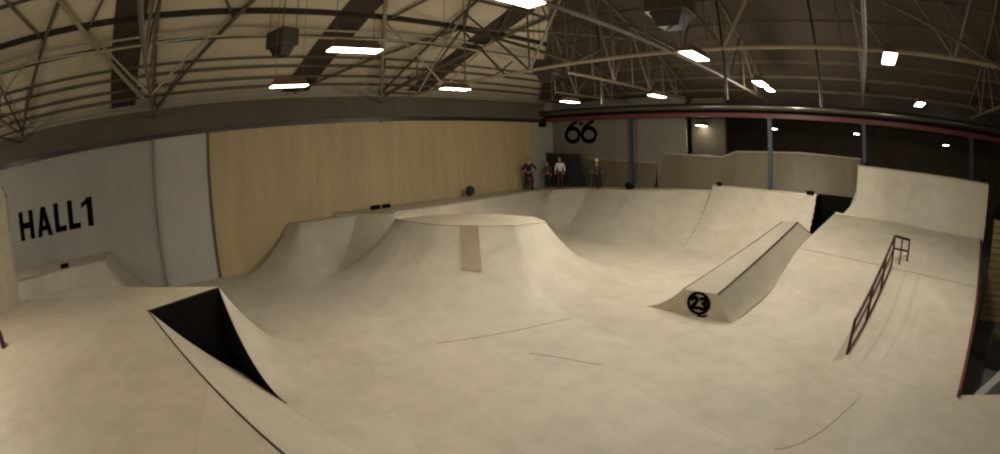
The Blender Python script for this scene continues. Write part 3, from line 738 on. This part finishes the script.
# ------------------------------------------------------------------ riders and bikes
def skin_obj(name, chains, material, parent, sub=1):
    vs, es, rs = [], [], []
    key = {}
    for ch in chains:
        prev = None
        for (p, r) in ch:
            k = tuple(round(c, 4) for c in p)
            if k not in key: key[k] = len(vs); vs.append(p); rs.append(r)
            i = key[k]
            if prev is not None and prev != i: es.append((prev, i))
            prev = i
    me = bpy.data.meshes.new(name); me.from_pydata(vs, es, []); me.materials.append(M[material])
    o = bpy.data.objects.new(name, me); COL.objects.link(o); o.parent = parent
    md = o.modifiers.new('skin', 'SKIN'); md.use_smooth_shade = True
    for i, r in enumerate(rs):
        d = me.skin_vertices[0].data[i]; d.radius = r if isinstance(r, tuple) else (r, r)
    me.skin_vertices[0].data[0].use_root = True
    s_ = o.modifiers.new('sub', 'SUBSURF'); s_.levels = sub; s_.render_levels = sub
    return o
def person(x, y, z, rz, label, top, bottom, helmet=None, pose='stand', s=1.0, hair=True):
    t = thing('person', label, 'person', (x, y, z), rz); t.scale = (s, s, s)
    sd = .11 if pose == 'stand' else .20
    hipz = .92 if pose == 'stand' else .84
    lean = .0 if pose == 'stand' else .16
    hip = (0, 0, hipz); ch = (0, lean*.7, hipz+.34); nk = (0, lean, hipz+.53); hd = (0, lean+.03, hipz+.70)
    def leg(k, g=0):
        kn = (sd*.9*k, .05 if pose == 'stand' else .14, .48); an = (sd*k*1.05, -.02, .09)
        return kn, an
    def arm(k):
        sh = (.19*k, lean*.95, hipz+.46)
        if pose == 'stand': return sh, (.27*k, -.03, hipz+.18), (.25*k, .10, hipz-.02)
        return sh, (.33*k, lean+.14, hipz+.24), (.28*k, lean+.36, hipz+.17)
    chains = [[(hip, .12), (ch, .13), (nk, .055), (hd, .09)]]
    for k in (-1, 1):
        kn, an = leg(k)
        chains.append([(hip, .12), ((.09*k, 0, hipz-.06), .095), (kn, .06), (an, .038), ((an[0], .13, .035), .035)])
        sh, el, wr_ = arm(k)
        chains.append([(ch, .13), (sh, .06), (el, .042), (wr_, .03)])
    body = skin_obj('body', chains, 'skin', t, 1)
    # palms and fingers, joined to the wrists
    for k in (-1, 1):
        sh, el, wr_ = arm(k); w_ = Vector(wr_); d = (w_-Vector(el)).normalized()
        if pose != 'stand': d = Vector((0, .9, -.3)).normalized()
        a = d.cross(Vector((0, 0, 1))).normalized()
        pc = w_+d*.05; fing = [[(tuple(w_), .025), (tuple(pc), .032)]]
        for q in range(4):
            b0_ = pc+a*(.028*(q-1.5)); L_ = (.035, .042, .039, .03)[q]
            fing.append([(tuple(pc), .032), (tuple(b0_+d*.035), .011), (tuple(b0_+d*(.035+L_)), .010), (tuple(b0_+d*(.03+L_*1.6)+Vector((0, 0, -.02))), .008)])
        fing.append([(tuple(pc), .032), (tuple(pc-a*.05*k+d*.01), .011), (tuple(pc-a*.065*k+d*.045), .009)])
        skin_obj('hand', fing, 'skin', t, 1)
        MB().ellipsoid((arm(k)[0][0]*0+leg(k)[1][0], .06, .05), (.055, .14, .055)).build('shoe', 'rubber', t, True)
    # face
    fc = MB().ellipsoid((0, hd[1]+.015, hd[2]+.02), (.078, .095, .115)); fc.ellipsoid((0, hd[1]+.11, hd[2]+.005), (.014, .02, .024))
    for k in (-1, 1): fc.ellipsoid((.08*k, hd[1]+.005, hd[2]+.01), (.012, .022, .032))
    fc.build('head', 'skin', t, True)
    for k in (-1, 1): MB().ellipsoid((.03*k, hd[1]+.102, hd[2]+.035), (.013, .008, .009), 8, 5).build('eye', 'heatdk', t, True)
    MB().ellipsoid((0, hd[1]+.104, hd[2]-.045), (.026, .008, .007), 8, 5).build('mouth', 'heatdk', t, True)
    # clothes
    sl = [[(hip, .135), ((0, lean*.35, hipz+.18), .14), (ch, .15), ((0, lean*.95, hipz+.49), .075)]]
    for k in (-1, 1):
        sh, el, wr_ = arm(k); sl.append([(ch, .15), (sh, .075), (el, .056), (tuple(Vector(el).lerp(Vector(wr_), .85)), .044)])
    skin_obj('jacket', sl, top, t, 1)
    tr = []
    for k in (-1, 1):
        kn, an = leg(k); tr.append([(hip, .14), ((.095*k, 0, hipz-.07), .115), (kn, .08), ((an[0], an[1], an[2]+.02), .062)])
    skin_obj('trousers', tr, bottom, t, 1)
    if helmet:
        hm = MB().ellipsoid((0, hd[1]-.005, hd[2]+.07), (.115, .135, .105)); hm.build('helmet', helmet, t, True)
        MB().ellipsoid((0, hd[1]+.10, hd[2]+.09), (.07, .06, .012)).build('visor', helmet, t, True)
    else:
        MB().ellipsoid((0, hd[1]-.015, hd[2]+.06), (.09, .10, .09)).build('hair', 'cldark', t, True)
    return t
def bike(x, y, z, rz, label, paint):
    t = thing('bmx_bike', label, 'bicycle', (x, y, z), rz)
    def ringp(cy, r, n=24): return [(0, cy+r*math.cos(2*math.pi*i/n), .26+r*math.sin(2*math.pi*i/n)) for i in range(n)]
    for cy in (-.46, .46):
        w_ = MB().tube(ringp(cy, .235), .026, 8, closed=True).build('tyre', 'rubber', t, True)
        sp_ = MB()
        for i in range(12):
            a = 2*math.pi*i/12; sp_.tube([(0, cy, .26), (0, cy+.22*math.cos(a), .26+.22*math.sin(a))], .003, 4)
        sp_.tube([(-.05, cy, .26), (.05, cy, .26)], .02, 8); sp_.build('spokes', 'duct', w_)
    bb, st, hd_ = (0, -.08, .29), (0, -.16, .55), (0, .32, .60)
    f = MB().tube([bb, st], .016, 8); f.tube([st, hd_], .017, 8); f.tube([bb, (0, .34, .54)], .02, 8)
    for k in (-1, 1):
        f.tube([bb, (.05*k, -.46, .26)], .011, 6); f.tube([st, (.05*k, -.46, .26)], .010, 6)
    f.build('frame', paint, t, True)
    fk = MB().tube([(0, .30, .66), (0, .35, .50)], .022, 8)
    for k in (-1, 1): fk.tube([(0, .35, .50), (.055*k, .37, .48), (.055*k, .46, .26)], .013, 6)
    fk.build('fork', paint, t, True)
    MB().tube([(-.34, .22, .90), (-.2, .26, .90), (-.08, .31, .70), (.08, .31, .70), (.2, .26, .90), (.34, .22, .90)], .012, 8).build('handlebar', 'duct', t, True)
    MB().tube([(-.11, .278, .80), (.11, .278, .80)], .010, 6).build('crossbar', 'duct', t, True)
    MB().tube([st, (0, -.18, .64)], .013, 8).build('seat_post', 'duct', t, True)
    MB().ellipsoid((0, -.18, .665), (.07, .13, .03)).build('saddle', 'rubber', t, True)
    cr = MB().tube([(.06, -.08, .29), (.07, .05, .22)], .01, 6); cr.tube([(-.06, -.08, .29), (-.07, -.21, .36)], .01, 6); cr.tube([(.05, -.08, .29), (.06, -.08, .29)], .09, 14)
    cr.build('crank', 'duct', t, True)
    for k, yy, zz in ((1, .05, .22), (-1, -.21, .36)): MB().box(k*.12-.045, k*.12+.045, yy-.04, yy+.04, zz-.01, zz+.01).build('pedal', 'rubber', t)
    return t
person(-16.35, 17.3, 1.76, -2.2, 'person in dark clothes astride a red bike, leftmost on the far deck', 'cldark', 'cldark', None, 'straddle', 1.0)
bike(-16.32, 17.32, 1.76, -2.2, 'red bike under the leftmost rider on the far deck', 'bikered')
person(-16.3, 18.75, 1.74, -2.6, 'short person in dark grey standing left of the black panel', 'clgrey', 'cldark', None, 'stand', .80)
person(-15.55, 18.9, 1.75, -2.7, 'person in a pale shirt and dark trousers standing before the black panel', 'clight', 'clmar', None, 'stand', .93)
person(-13.3, 19.1, 1.81, -2.5, 'person in a white helmet and dark trousers astride a bike', 'clgrey', 'cldark', 'clwhite', 'straddle', .90)
bike(-13.27, 19.12, 1.81, -2.5, 'dark bike under the rider in the white helmet', 'cldark')
